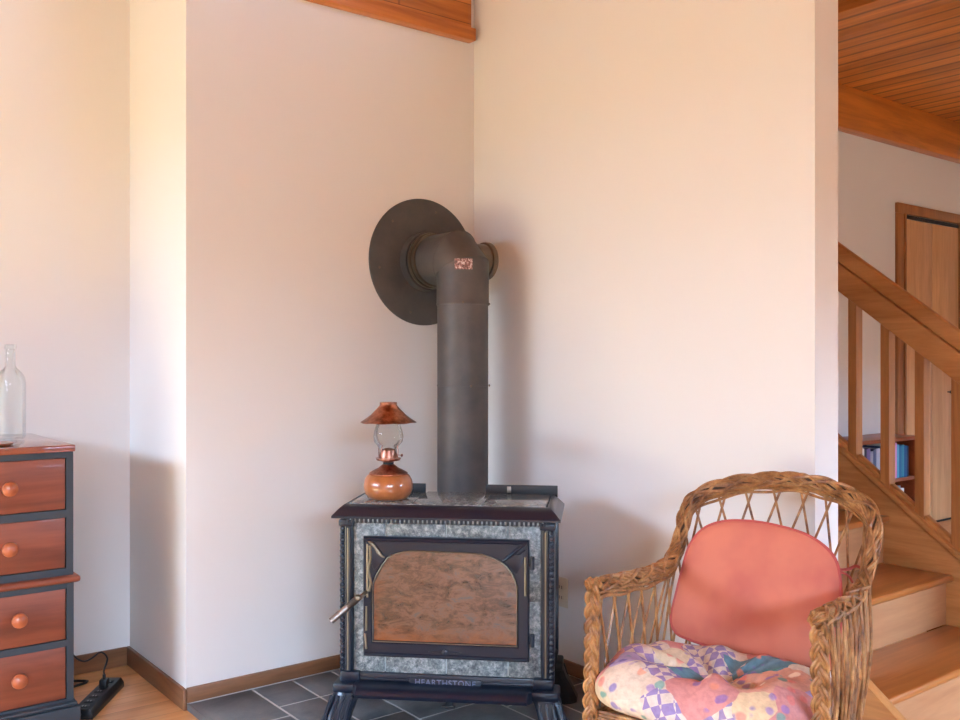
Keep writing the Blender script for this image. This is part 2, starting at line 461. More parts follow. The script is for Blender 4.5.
# ---------------------------------------------------------------- hall: closet door, bookcase
dr = bpy.data.objects.new('door_1', None); COL.objects.link(dr); dr.location = (4.6, .254, 0); struct(dr, 'tall folding closet door with pale veneer leaves in a wood casing')
WE = -.0
def dpart(name, m, fn, label=None):
    b = MB(); fn(b); return b.build(name, m, dr, label)
dpart('casing', M_casing, lambda b: (b.box(-.515, -.42, -.022, 0, 0, 2.33, .003), b.box(.45, .545, -.022, 0, 0, 2.33, .003), b.box(-.515, .545, -.024, 0, 2.33, 2.405, .003)))
dpart('jamb', M_casing, lambda b: (b.box(-.42, -.40, -.03, 0, 0, 2.33), b.box(.44, .45, -.012, 0, 0, 2.33)))
dpart('door_gap_strip', M_iron, lambda b: b.box(-.42, .45, -.02, -.001, 0, .012), 'dark strip standing for the shade in the gap under the door leaves')  # dark strip added to stand for the shade in the gap under the leaves
dpart('track', M_iron, lambda b: b.box(-.40, .44, -.014, -.002, 2.30, 2.325), 'dark overhead track')
for x0, x1 in ((-.40, .018), (.022, .438)):
    dpart('door_leaf', M_door, lambda b: b.box(x0, x1, -.012, -.001, .012, 2.295, .002))
kb = MB(); kb.lathe([(.004, 0), (.006, .02), (.016, .03), (.016, .042), (.008, .05)], M=Matrix.Rotation(PI/2, 4, 'X'))
kb.build('knob', M_iron, dr, 'small dark knob', loc=(.26, -.012, 1.0))

BX0, BX1, BY0, BY1 = 3.125, 3.86, -.03, .245
bc = thing('bookcase', 'low reddish wood bookcase against the hall wall behind the stair balusters', 'bookcase', ((BX0+BX1)/2, (BY0+BY1)/2, 0))
hw = (BX1-BX0)/2; hd = (BY1-BY0)/2
b = MB(); b.box(-hw-.01, hw+.01, -hd-.01, hd, .70, .725, .004); b.build('top', M_case, bc)
for s in (-1, 1):
    b = MB(); b.box(s*hw-(.022 if s > 0 else 0), s*hw+(.022 if s < 0 else 0), -hd, hd, 0, .70); b.build('side_panel', M_case, bc)
b = MB(); b.box(-hw+.022, hw-.022, hd-.01, hd, 0.0, .70); b.build('back_panel', M_case, bc)
for z in (.06, .425):
    b = MB(); b.box(-hw+.022, hw-.022, -hd+.005, hd-.01, z, z+.022); b.build('shelf', M_case, bc)
bookcols = [((226, 222, 212), 'white', .055, .225), ((44, 40, 50), 'black', .030, .215), ((112, 92, 138), 'violet', .045, .22), ((150, 150, 160), 'grey', .035, .20), ((84, 90, 118), 'slate blue', .040, .21), ((176, 176, 190), 'pale grey', .045, .215),
            ((110, 60, 50), 'maroon', .045, .2), ((70, 90, 120), 'dark blue', .045, .22), ((150, 120, 90), 'tan', .040, .21), ((228, 226, 220), 'bright white', .038, .235), ((225, 218, 200), 'ivory', .028, .225), ((214, 140, 190), 'pink', .022, .24),
            ((90, 170, 200), 'light blue', .030, .225), ((40, 110, 150), 'blue', .034, .218), ((60, 140, 160), 'teal blue', .034, .222), ((30, 84, 130), 'deep blue', .034, .214), ((36, 50, 80), 'navy', .024, .21)]
def book(x, w, z0, hgt, dep, col, name, label, group, tilt=0):
    t = thing('book', label, 'book', (x+w/2, BY0+.02, z0), 0, group)
    key = 'book_'+name.replace(' ', '_'); m = bpy.data.materials.get(key) or mat(key, lin(col), .55)
    pm = bpy.data.materials.get('book_pages') or mat('book_pages', lin((225, 215, 195)), .9)
    q = MB(); q.box(-w/2, w/2, 0, .006, 0, hgt, .001); q.box(-w/2, -w/2+.002, .006, dep, 0, hgt); q.box(w/2-.002, w/2, .006, dep, 0, hgt); q.build('cover', m, t)
    q = MB(); q.box(-w/2+.002, w/2-.002, .006, dep-.004, .003, hgt-.004); q.build('page_block', pm, t)
order = ['first book from the left', 'second book from the left', 'third from the left', 'fourth from the left', 'fifth from the left', 'sixth from the left', 'seventh from the left', 'eighth from the left', 'ninth from the left', 'tenth from the left', 'eleventh from the left', 'twelfth from the left', 'thirteenth from the left', 'fourteenth from the left', 'fifteenth from the left', 'sixteenth from the left', 'seventeenth from the left']
x = BX0+.026
for i, (c, nm, w, hg) in enumerate(bookcols):
    book(x, w-.0008, .447, hg, .17, c, nm, '%s book on the upper shelf of the hall bookcase, %s' % (nm, order[i]), 'books on the upper bookcase shelf'); x += w
x = BX0+.026
low = [((205, 205, 210), 'pale'), ((90, 80, 90), 'dusky'), ((170, 120, 90), 'tan'), ((60, 80, 110), 'indigo'), ((220, 210, 200), 'off white'), ((130, 60, 60), 'red'), ((200, 205, 215), 'silver'), ((225, 225, 228), 'bright white'), ((190, 190, 200), 'light grey'), ((215, 215, 220), 'chalk white'), ((150, 160, 175), 'blue grey'), ((228, 226, 222), 'milk white')]
for i, (c, nm) in enumerate(low):
    w = .046
    book(x, w, .082, .30+.012*math.sin(i*2.1), .17, c, nm, '%s book on the lower shelf of the hall bookcase, %s' % (nm, order[i]), 'books on the lower bookcase shelf'); x += w+.001

# ---------------------------------------------------------------- staircase
st = thing('staircase', 'open wooden staircase with square balusters rising behind the white partition wall', 'staircase', (.675, -1.75, 0))
OX, OY = .675, -1.75
def sp(name, m, b, label=None):
    b.xform(Matrix.Translation((-OX, -OY, 0))); return b.build(name, m, st, label)
RUN, RISE, Q0 = .262, .2, -1.78
SL = RISE/RUN
def nz(q): return .2+(q-Q0)*SL
for n in range(1, 7):
    q = Q0+RUN*(n-1); z = RISE*n
    b = MB(); b.box(.175, 1.225, q, q+RUN+.03, z-.028, z, .009, 3); sp('tread', M_stairx, b)
    b = MB(); b.box(.175, 1.225, q+.03, q+.048, z-RISE, z-.028); sp('riser', M_riser, b)
def slanted(x0, x1, qa, qb, lo, hi, bev=.003, square=True):
    b = MB(); b.prism([(qa, nz(qa)+lo), (qb, nz(qb)+lo), (qb, nz(qb)+hi), (qa, nz(qa)+hi)], 'x', x0, x1, bev); return b
# near skirt board and far stringer
b = MB(); qa = -2.08; b.prism([(qa, 0), (-.20, 0), (-.20, nz(-.2)+.06), (-1.9, nz(-1.9)+.06), (qa, .04)], 'x', .135, .175, .003); sp('skirt_board', M_stair, b)
b = MB(); b.prism([(-1.95, .0), (-1.6, 0), (-.20, nz(-.2)-.3), (-.20, nz(-.2)+.085), (-1.95, nz(-1.95)+.085)], 'x', 1.225, 1.262, .003); sp('stringer', M_stair, b)
sp('shoe_rail', M_stair, slanted(1.205, 1.282, -1.95, -.2, .085, .112, .004))
balq = [-1.067-.147*k for k in range(-5, 6)]
for k, q in enumerate(balq):
    b = MB(); lo0, lo1 = nz(q)+.108, nz(q-.037)+.108
    hi0, hi1 = nz(q)+.79, nz(q-.037)+.79
    y0, y1 = q-.037, q
    vs = [(1.225, y0, lo1), (1.275, y0, lo1), (1.275, y1, lo0), (1.225, y1, lo0), (1.225, y0, hi1), (1.275, y0, hi1), (1.275, y1, hi0), (1.225, y1, hi0)]
    b.poly(vs, [(3,2,1,0), (4,5,6,7), (0,1,5,4), (1,2,6,5), (2,3,7,6), (3,0,4,7)]); sp('baluster', M_stairz, b)
for q in balq[:-1]:
    sp('fillet', M_stair, slanted(1.225, 1.262, q-.147+.004, q-.041, .11, .132, .002))
b = MB(); b.box(1.198, 1.29, -2.02, -1.93, 0, 1.15, .005); sp('newel_post', M_stairz, b)
sp('handrail', M_stair, slanted(1.208, 1.279, -1.98, -.2, .775, .897, .006))
sp('rail_cap', M_stair, slanted(1.222, 1.265, -1.98, -.2, .899, .978, .008), 'rounded grip on top of the wide handrail board')

# ---------------------------------------------------------------- dresser
DX0, DX1, DYF, DYB = -2.50, -1.677, .010, .612
dz = thing('dresser', 'tall black chest of drawers with cherry drawer fronts and top, left edge of the photo', 'dresser', ((DX0+DX1)/2, (DYF+DYB)/2, 0))
ddx, ddy = (DX0+DX1)/2, (DYF+DYB)/2
def dp(name, m, b, parent=None, label=None):
    b.xform(Matrix.Translation((-ddx, -ddy, 0))); return b.build(name, m, parent or dz, label)
b = MB(); b.box(DX0-.004, DX1+.003, -.007, DYB+.003, .946, .969, .004); dp('top', M_cherry_top, b, label='polished cherry top')
def carcass(b, x0, x1, yf, yb, z0, z1, rails, edge=.022):
    b.box(x0, x0+edge, yf, yb, z0, z1); b.box(x1-edge, x1, yf, yb, z0, z1)
    b.box(x0+edge, x1-edge, yb-.012, yb, z0, z1)
    for (a, c) in rails: b.box(x0+edge, x1-edge, yf, yb-.012, a, c)
b = MB(); carcass(b, DX0, DX1, DYF, DYB, .535, .946, [(.535, .559), (.727, .753), (.925, .946)])
dp('upper_case', M_dpaint, b)
b = MB(); carcass(b, DX0-.002, DX1, DYF-.006, DYB, .118, .513, [(.118, .126), (.300, .322), (.492, .513)]); dp('lower_case', M_dpaint, b)
b = MB(); b.box(DX0-.014, DX1+.018, -.018, DYB, .513, .535, .009, 3); dp('waist_moulding', M_cherry, b, label='cherry waist moulding')
b = MB(); b.box(DX0-.014, DX1+.014, -.028, DYB, 0, .105, .004); b.box(DX0-.008, DX1+.008, -.018, DYB, .105, .118, .006); dp('plinth', M_dpaint, b)
for (z0, z1, yf, kz) in ((.754, .924, DYF, .838), (.560, .726, DYF, .645), (.323, .491, DYF-.006, .415), (.127, .299, DYF-.006, .221)):
    b = MB(); b.box(DX0+.024, DX1-.024, yf+.004, yf+.024, z0, z1, .003); b.box(DX0+.04, DX1-.04, yf+.024, DYB-.05, z0+.02, z1-.03)
    d = dp('drawer', M_cherry, b)
    for kx in ((-1.873, -2.317) if z0 > .5 else (-1.846, -2.34)):
        b = MB(); b.lathe([(.010, -.002), (.010, .008), (.021, .016), (.0245, .024), (.023, .032), (.015, .038), (.004, .0405)], seg=24, M=Matrix.Rotation(PI/2, 4, 'X'))
        o = b.build('knob', M_knob, d); o.location = (kx-ddx, yf+.004-ddy, kz)

# bottle and small dish on the dresser
bt = thing('glass_bottle', 'clear pale green square-shouldered glass bottle on the dresser', 'bottle', (-1.803, .34, .969))
def sqr(r, e, z, seg=32):
    out = []; r = r*(.9 if r > .02 else 1)
    for k in range(seg):
        a = 2*PI*k/seg; c, s = math.cos(a), math.sin(a)
        q = (abs(c)**e+abs(s)**e)**(-1/e); out.append((r*q*c, r*q*s, z))
    return out
b = MB(); rings = [(.040, 5, 0.002), (.044, 5, .008), (.045, 5, .03), (.045, 5, .20), (.043, 4, .222), (.036, 3, .238), (.024, 2.2, .252), (.0175, 2, .262), (.0165, 2, .31), (.0165, 2, .318), (.0195, 2, .320), (.0195, 2, .334), (.0165, 2, .336)]
inner = [(.013, 2, .336), (.013, 2, .262), (.032, 3, .236), (.040, 5, .20), (.040, 5, .016), (.01, 3, .012)]
vs = []; fs = []
allr = rings+inner
for r, e, z in allr: vs += sqr(r, e, z)
for i in range(len(allr)-1):
    for k in range(32): fs.append((i*32+k, i*32+(k+1) % 32, (i+1)*32+(k+1) % 32, (i+1)*32+k))
fs.append(tuple(reversed(range(32)))); fs.append(tuple((len(allr)-1)*32+k for k in range(32)))
b.poly(vs, fs); b.build('bottle_body', M_bglass, bt, rot=(0, 0, .55))
b = MB(); b.lathe([(.0, 0), (.03, 0), (.062, .004), (.068, .010), (.064, .010), (.03, .005), (.0, .004)], cap=False)
o = b.build('wooden_dish', M_turned, loc=(-1.905, .10, .969)); tag(o, 'shallow wooden dish at the front edge of the dresser top', 'dish')

# ---------------------------------------------------------------- power strip and cords
ps = thing('power_strip', 'black power strip lying on the wood floor beside the dresser', 'power strip', (-1.530, .258, 0), math.atan2(.235, .165))
b = MB(); b.prism([(-.040, 0), (.040, 0), (.040, .018), (.029, .037), (-.029, .037), (-.040, .018)], 'x', -.16, .17, .003); b.build('housing', M_blackplastic, ps)
for k in range(6):
    b = MB(); xx = -.13+k*.050; b.box(xx-.014, xx+.014, -.016, .016, .0365, .0385, .002); o = b.build('socket', M_blackplastic, ps)
    c = MB(); c.box(xx-.006, xx+.005, -.006, -.004, .0382, .0390); c.box(xx-.006, xx+.005, .004, .006, .0382, .0390); c.build('slot', M_whiteplastic, o, 'pale contact slots')
b = MB(); b.box(.05, .085, -.014, .014, .039, .067, .005); b.tube([(.067, 0, .066), (.067, 0, .082)], .006); pl = b.build('cord_plug', M_blackplastic); pl.name = 'plug'
pl.matrix_world = Matrix.Translation((-1.530, .258, 0)) @ Matrix.Rotation(math.atan2(.235, .165), 4, 'Z'); pl.location.z += 0.0
tag(pl, 'black plug standing in the power strip with its cord rising from it', 'plug')
ca = math.atan2(.235, .165); px_, py_ = -1.530+.067*math.cos(ca), .258+.067*math.sin(ca)
b = MB(); b.tube(resample(crom([(px_, py_, .082), (px_, py_, .10), (px_+.012, py_, .14), (px_-.012, py_, .168), (px_-.04, py_-.005, .155), (px_-.07, py_-.012, .148), (px_-.10, py_-.02, .165), (px_-.135, py_-.03, .21), (-1.664, py_-.04, .26), (-1.664, .24, .30)], 8), .012), .0035, 6)
tag(b.build('appliance_cord', M_blackplastic), 'thin black cord looping from the plug up beside the dresser', 'cord')
ex, ey = -1.530+.15*math.cos(ca), .258+.15*math.sin(ca)
sx, sy = -1.530-.152*math.cos(ca), .258-.152*math.sin(ca)
b = MB(); b.tube(resample(crom([(sx, sy, .02), (sx-.02, sy-.01, .022), (sx-.05, sy+.04, .03), (-1.652, .235, .05), (-1.655, .38, .03), (-1.63, .42, .008), (-1.56, .47, .008), (-1.50, .5, .008), (-1.6, .57, .008), (-1.655, .58, .008)], 8), .015), .005, 7)
tag(b.build('supply_cord', M_blackplastic), 'thick black cord curling on the floor behind the power strip', 'cord')

# ---------------------------------------------------------------- wall outlet
ol = thing('wall_outlet', 'almond duplex wall outlet between the stove and the wicker chair', 'outlet', (0, -.571, .335))
b = MB(); b.box(-.006, -.0005, -.036, .036, -.058, .058, .003); b.build('plate', M_almond, ol)
for s in (-1, 1):
    b = MB(); b.lathe([(.017, 0), (.017, .002)], seg=20, M=Matrix.Rotation(-PI/2, 4, 'Y')); o = b.build('socket', M_almond, ol, loc=(-.006, 0, s*.02))
    c = MB(); c.box(-.0026, -.0019, -.008, -.005, -.006, .006); c.box(-.0026, -.0019, .005, .008, -.006, .006); c.build('slots', M_slot, o, 'dark slots')

# ---------------------------------------------------------------- wood stove
SV = thing('wood_stove', 'blue-black enamelled wood stove with grey soapstone panels and an arched glass door', 'wood stove', (-.754, -.824, .0255), -PI/4)
ZB = -.0255           # local z = world z + ZB
def vp(name, m, b, parent=None, label=None, loc=None):
    b.xform(Matrix.Translation((0, 0, ZB))); return b.build(name, m, parent or SV, label, loc=loc)
FY = .040             # body front plane
BD = .385             # body back plane
# body core
b = MB(); b.box(-.335, .335, FY+.012, BD-.01, .175, .72); vp('firebox', M_iron, b)
# soapstone panels, front (around the door) and sides
b = MB(); g = .0015
for (x0, x1, z0, z1) in ((-.312, -.205, .218, .718), (-.2035, .0, .218, .275), (.0015, .2035, .218, .275), (.205, .312, .218, .462), (.205, .312, .4635, .718), (-.2035, 0, .665, .718), (.0015, .2035, .665, .718)):
    b.box(x0+g, x1-g, FY, FY+.012, z0, z1, .0012)
vp('soapstone_front', M_soap, b)
b = MB(); b.box(-.31, .31, FY+.004, FY+.0125, .22, .716); vp('panel_backing', M_soap_seam, b, label='pale seams between the soapstone panels')
for s in (-1, 1):
    b = MB(); xa, xb = sorted((s*.335, s*.345)); b.box(xa, xb, FY+.05, BD-.05, .22, .70, .002); vp('soapstone_side', M_soap, b)
# corner posts with rope edge
def post(s, back=False):
    b = MB(); y0 = (BD-.04) if back else FY-.018; y1 = y0+.05
    xa, xb = sorted((s*.312, s*.354))
    b.box(xa, xb, y0+.006, y1, .20, .72, .003)
    if not back:
        b.tube([(s*.320, y0+.006, .222), (s*.320, y0+.006, .700)], .006, 10)
        b.tube([(s*.333, y0+.006, .222), (s*.333, y0+.006, .700)], .0045, 8)
        n = 26
        for k in range(n):       # rope beads
            z = .228+(.692-.228)*k/(n-1)
            b.lathe([(.001, -.0085), (.0075, -.006), (.0095, 0), (.0075, .006), (.001, .0085)], s*.346, y0+.008, z, 10, Matrix.Rotation(s*.55, 4, 'Y'))
        b.box(min(s*.308, s*.358), max(s*.308, s*.358), y0, y1, .700, .722, .004)
    return vp('corner_post', M_enamel, b)
for s in (-1, 1): post(s); post(s, True)
for s in (-1, 1):
    b = MB(); b.tube([(s*.3265, FY-.0155, .226), (s*.3265, FY-.0155, .694)], .0028, 8); vp('post_bead', M_brass, b, label='worn bright bead along the corner post')

# cornice: dentils + bevelled enamel top frame
b = MB(); b.box(-.342, .342, FY-.012, BD+.0, .716, .728, .002)
n = 44
for k in range(n):
    x = -.325+.65*k/(n-1); b.box(x-.0042, x+.0042, FY-.021, FY-.010, .713, .730, .0015)
vp('dentil_moulding', M_enamel, b)
b = MB()
for k in range(n-1):
    x = -.325+.65*(k+.5)/(n-1); b.box(x-.003, x+.003, FY-.0135, FY-.0118, .717, .727)
vp('dentil_gap', M_soap_seam, b, label='pale gaps between the dentils')
TF, TB, TW = 0.0, .36, .376
b = MB(); ring = [(-TW, TF), (TW, TF), (TW, TB), (-TW, TB)]
b.sweep([(0, .730), (.0, .737), (-.018, .757), (-.034, .771), (-.044, .773), (-.044, .745), (-.03, .730)], ring, True)
vp('top_frame', M_enamel, b)
b = MB(); xs_ = [-.328, -.118, .118, .328]
for i in range(3):
    b.box(xs_[i]+.001, xs_[i+1]-.001, .043, (.345 if i == 1 else .318), .750, .7745, .0015)
vp('soapstone_top', M_soap_top, b)
b = MB(); b.box(-.32, .32, .05, .345, .745, .770); vp('top_plate', M_iron, b)
# back ledge bars
for (x0, x1) in ((-.345, -.125), (.095, .352)):
    b = MB(); b.box(x0, x1, .345, .357, .76, .802, .002); vp('rear_shield', M_iron, b)
b = MB(); b.box(.172, .186, .340, .345, .775, .797, .001); vp('shield_clip', M_nickel, b)
b = MB(); b.box(-.31, .31, BD+.005, BD+.012, .16, .75); vp('heat_shield', M_iron, b)
# base frame, ash lip, name plate
b = MB(); b.box(-.345, .345, FY-.010, BD, .185, .218, .004); b.box(-.335, .335, FY-.016, FY, .196, .203, .003); vp('base_frame', M_enamel, b)
b = MB(); prof = [(FY-.004, .194), (-.022, .188), (-.040, .180), (-.048, .170), (-.042, .158), (-.02, .150), (FY+.03, .146), (FY+.03, .19)]
def lip(b):
    n = len(prof); xs = [-.300, -.285, .270, .285]; vs = []
    for i, x in enumerate(xs):
        k = 0.62 if i in (0, 3) else 1.0
        for (y, z) in prof: vs.append((x, FY+(y-FY)*k if y < FY else y, z))
    fs = [tuple(range(n)), tuple(reversed(range(3*n, 4*n)))]
    for i in range(3):
        for q in range(n): fs.append((i*n+q, i*n+(q+1) % n, (i+1)*n+(q+1) % n, (i+1)*n+q))
    b.poly(vs, fs)
lip(b); vp('ash_lip', M_enamel, b)
b = MB(); b.box(-.118, .118, FY-.020, FY-.010, .184, .209, .002); np_ = vp('name_plate', M_enamel, b)
cu = bpy.data.curves.new('lettering', 'FONT'); cu.body = 'HEARTHSTONE'; cu.size = .0265; cu.extrude = .0016; cu.align_x = 'CENTER'; cu.align_y = 'CENTER'; cu.space_character = 1.12
tmp = bpy.data.objects.new('tmp', cu); COL.objects.link(tmp); bpy.context.view_layer.update()
me = bpy.data.meshes.new_from_object(tmp.evaluated_get(bpy.context.evaluated_depsgraph_get())); bpy.data.objects.remove(tmp)
M_letter = mat('letter_enamel_worn', lin((112, 120, 146)), .35, metal=.3)
me.materials.clear(); me.materials.append(M_letter)
lt = bpy.data.objects.new('lettering', me); COL.objects.link(lt); lt.parent = np_; lt.rotation_euler = (PI/2, 0, 0); lt.location = (0, FY-.021, .1965+ZB)
lt['label'] = 'raised worn letters of the name plate'
# legs: cabriole with block knee
def leg(sx, yc, name='leg'):
    b = MB(); fwd = -1 if yc < .2 else 1
    b.box(-.032, .034, -.034, .034, .182, .222, .006); b.box(-.036, .054, -.040 if fwd > 0 else -.054, .054 if fwd > 0 else .040, .147, .182, .008)
    secs = [(.150, .012, .046), (.135, .02, .045), (.11, .03, .044), (.08, .045, .047), (.05, .058, .049), (.02, .07, .052), (.0, .072, .050)]
    vs = []; m_ = 12
    for (z, o, r) in secs:
        for k in range(m_):
            a = 2*PI*k/m_; c, s = math.cos(a), math.sin(a); q = (abs(c)**3+abs(s)**3)**(-1/3)
            vs.append((o*.75+r*q*c, o*.75*fwd+r*q*s, z))
    fs = [tuple(range(m_)), tuple(reversed(range((len(secs)-1)*m_, len(secs)*m_)))]
    for i in range(len(secs)-1):
        for k in range(m_): fs.append((i*m_+k, i*m_+(k+1) % m_, (i+1)*m_+(k+1) % m_, (i+1)*m_+k))
    b.poly(vs, fs)
    for kk in range(4):      # cast ribs fanning down the foot
        xx = -.012+kk*.022; b.tube([(xx, fwd*.058, .142), (xx+.012, fwd*.078, .09), (xx+.02, fwd*.102, .02)], .005, 6)
    b.xform(Matrix.Translation((sx*.318, yc, .0255-.0255)) @ Matrix.Scale(sx, 4, (1, 0, 0)))
    for v in b.bm.verts: v.co.z = v.co.z*(.222-.0255)/.222+.0255
    return vp(name, M_enamel if yc < .2 else M_iron, b)
for sx in (-1, 1): leg(sx, FY+.012); leg(sx, BD-.04)
b = MB(); b.box(.0, .02, FY-.01, FY+.02, .115, .138, .002); b.box(-.012, .032, FY-.014, FY-.004, .112, .120, .002); vp('ash_latch', M_iron, b)
b = MB(); b.box(-.27, .27, FY+.05, BD-.04, .12, .16, .004); vp('ash_pan_housing', M_iron, b)

# door with arched opening
DXh, DZ0, DZ1 = .274, .275, .668
GX0, GX1, GZ0, GZ1 = -.240, .232, .326, .630
def opening():
    pts = [(GX0, GZ0), (GX1, GZ0), (GX1, .515)]
    pts += [(GX1-.006, .535), (GX1-.018, .560), (.198, .581), (.178, .596), (.15, .608), (.118, .617), (.07, .620)]
    pts += [(-.10, .622), (-.135, .619), (-.165, .611), (-.190, .598), (-.208, .574), (-.225, .545), (GX0, .512)]
    return pts
def inset(pts, k, c=(-.004, .48)): return [(c[0]+(x-c[0])*k[0], c[1]+(z-c[1])*k[1]) for x, z in pts]
op = opening()
def rectpt(p):
    # matching point on the door's outer rectangle, seen from the middle of the pane
    cx, cz = -.004, .478; dx, dz_ = p[0]-cx, p[1]-cz; hx = DXh; 
    t = min((hx-cx if dx > 0 else hx+cx)/abs(dx) if abs(dx) > 1e-6 else 9, ((DZ1-cz) if dz_ > 0 else (cz-DZ0))/abs(dz_) if abs(dz_) > 1e-6 else 9)
    return (cx+dx*t, cz+dz_*t)
FD = FY-.022
b = MB()
outer = [rectpt(p) for p in op]
# snap the four corners
for cxn, czn in ((-DXh, DZ0), (DXh, DZ0), (DXh, DZ1), (-DXh, DZ1)):
    j = min(range(len(outer)), key=lambda i: (outer[i][0]-cxn)**2+(outer[i][1]-czn)**2); outer[j] = (cxn, czn)
n = len(op); o1 = inset(op, (1.035, 1.045))
layers = [[(x, FY, z) for x, z in outer], [(x*.997, FD+.004, z) for x, z in outer], [((x-0)*.985, FD, .4715+(z-.4715)*.98) for x, z in outer], [(x, FD+.001, z) for x, z in o1], [(x, FD+.010, z) for x, z in op], [(x, FY, z) for x, z in op]]
vs = [v for L in layers for v in L]; fs = []
for i in range(len(layers)-1):
    for k in range(n): fs.append((i*n+k, i*n+(k+1) % n, (i+1)*n+(k+1) % n, (i+1)*n+k))
for k in range(n): fs.append((5*n+k, 5*n+(k+1) % n, (k+1) % n, k))
b.poly(vs, fs)
b.tube([(-.268, FD-.001, DZ1-.008), (.268, FD-.001, DZ1-.008)], .006, 8)     # raised border
b.tube([(-.268, FD-.001, DZ0+.008), (.268, FD-.001, DZ0+.008)], .006, 8)
door = vp('door', M_enamel, b)
b = MB(); b.tube([(x, FD+.004, z) for x, z in inset(op, (1.010, 1.014))], .0022, 8, closed=True); vp('glass_bead', M_brass, b, door, 'thin bright bead around the glass')
b = MB(); b.prism(inset(op, (1.01, 1.01)), 'y', FD+.011, FD+.015); vp('glass', M_fireglass, b, door, 'smoked amber stained fire glass')
# worn ornament: corner spandrels, bottom emblem, side strips
b = MB()
b.tube(crom([(-.255, FD-.002, .655), (-.235, FD-.004, .64), (-.215, FD-.004, .612), (-.200, FD-.002, .602)], 4), [.003, .005, .006, .006, .005, .005, .006, .007, .006, .005, .004, .003, .002][:13], 8)
b.tube([(-.258, FD-.002, .645), (-.258, FD-.002, .47)], .0035, 8)
b.tube(crom([(-.250, FD-.002, .64), (-.247, FD-.003, .60), (-.254, FD-.003, .56), (-.247, FD-.003, .52), (-.252, FD-.002, .49)], 5), .0045, 6)
b.tube([(-.262, FD-.001, .44), (-.262, FD-.001, .36)], .003, 8); b.tube([(-.266, FD-.001, .35), (-.262, FD-.001, .30)], .004, 8)
vp('worn_ornament', M_brass, b, door, 'bright worn cast ornament on the left edge of the door')
b = MB(); b.tube([(.262, FD-.002, .615), (.262, FD-.002, .49)], .0035, 8)
vp('worn_ornament', M_brass, b, door, 'bright worn bead on the right edge of the door')
b = MB()
b.tube(crom([(.262, FD-.001, .658), (.235, FD-.003, .636), (.215, FD-.004, .62), (.19, FD-.001, .60)], 4), .006, 8)
b.tube(crom([(.262, FD-.001, .64), (.24, FD-.003, .625), (.225, FD-.003, .63)], 4), .005, 8)
vp('scroll_relief', M_enamel, b, door); b = MB(); b.prism([(-.262, .655), (-.20, .60), (-.235, .56), (-.252, .60)], 'y', FD-.004, FD+.004, .001)
vp('corner_relief', M_enamel, b, door); b = MB(); b.prism([(.262, .655), (.19, .60), (.235, .56), (.255, .60)], 'y', FD-.004, FD+.004, .001)
vp('corner_relief', M_enamel, b, door); b = MB(); b.prism([(-.055, .298), (-.012, .301), (0, .309), (.012, .301), (.055, .298), (.012, .295), (0, .287), (-.012, .295)], 'y', FD-.004, FD+.002, .001)
b.lathe([(.010, 0), (.010, .004), (.006, .006)], 0, FD-.002, .298, 16, Matrix.Rotation(PI/2, 4, 'X'))
vp('emblem', M_enamel, b, door, 'small raised scroll emblem')
for z in (.595, .345):
    b = MB(); b.tube([(DXh+.010, FD+.004, z-.02), (DXh+.010, FD+.004, z+.02)], .0075, 12); b.box(DXh-.01, DXh+.01, FD+.004, FY, z-.012, z+.012, .002)
    vp('hinge', M_enamel, b, door)
b = MB(); a0 = Vector((-.262, FD-.004, .487)); a1 = Vector((-.268, FD-.03, .482)); a2 = Vector((-.284, FD-.042, .472)); a3 = Vector((-.36, FD-.075, .408))
b.tube(crom([a0, a1, a2], 5), .007, 10); b.lathe([(.003, -.011), (.011, -.006), (.0125, 0), (.011, .006), (.003, .011)], a2.x+.005, a2.y, a2.z+.005, 12)
vp('latch_knuckle', M_brass, b, door)
b = MB(); pts = [a2.lerp(a3, t/60) for t in range(61)]; b.tube(pts, [.0112+.0013*(1 if k % 2 else -1)*(1 if k < 22 else 0) for k in range(61)], 12)
vp('coil_handle', M_nickel, b, door, 'dull silver coil handle angled down to the left')

# ---------------------------------------------------------------- stove pipe
PX, PY, PZ, PR = -.274, -.283, 1.665, .102
pi_ = thing('stove_pipe', 'thick black stove pipe with an elbow and a round wall collar above the stove', 'stove pipe', (PX, PY, .66))
def pp(name, m, b, parent=None, label=None):
    b.xform(Matrix.Translation((-PX, -PY, -.66))); return b.build(name, m, parent or pi_, label, sharp=30)
b = MB(); b.lathe([(PR, .66), (PR, 1.145), (PR+.0012, 1.1455), (PR+.0012, 1.151), (PR, 1.1515), (PR, 1.47)], PX, PY, 0, 64)
vert = pp('vertical_section', M_pipe, b)
b = MB(); b.lathe([(PR+.003, 1.468), (PR+.004, 1.47), (PR+.004, 1.476), (PR+.003, 1.478), (PR+.003, 1.565)], PX, PY, 0, 64)
# mitred elbow: vertical cylinder cut + horizontal cylinder cut at 45 degrees meeting with a mid gore
R2 = PR+.003; seg = 64
def ellring(f): return [f(2*PI*k/seg) for k in range(seg)]
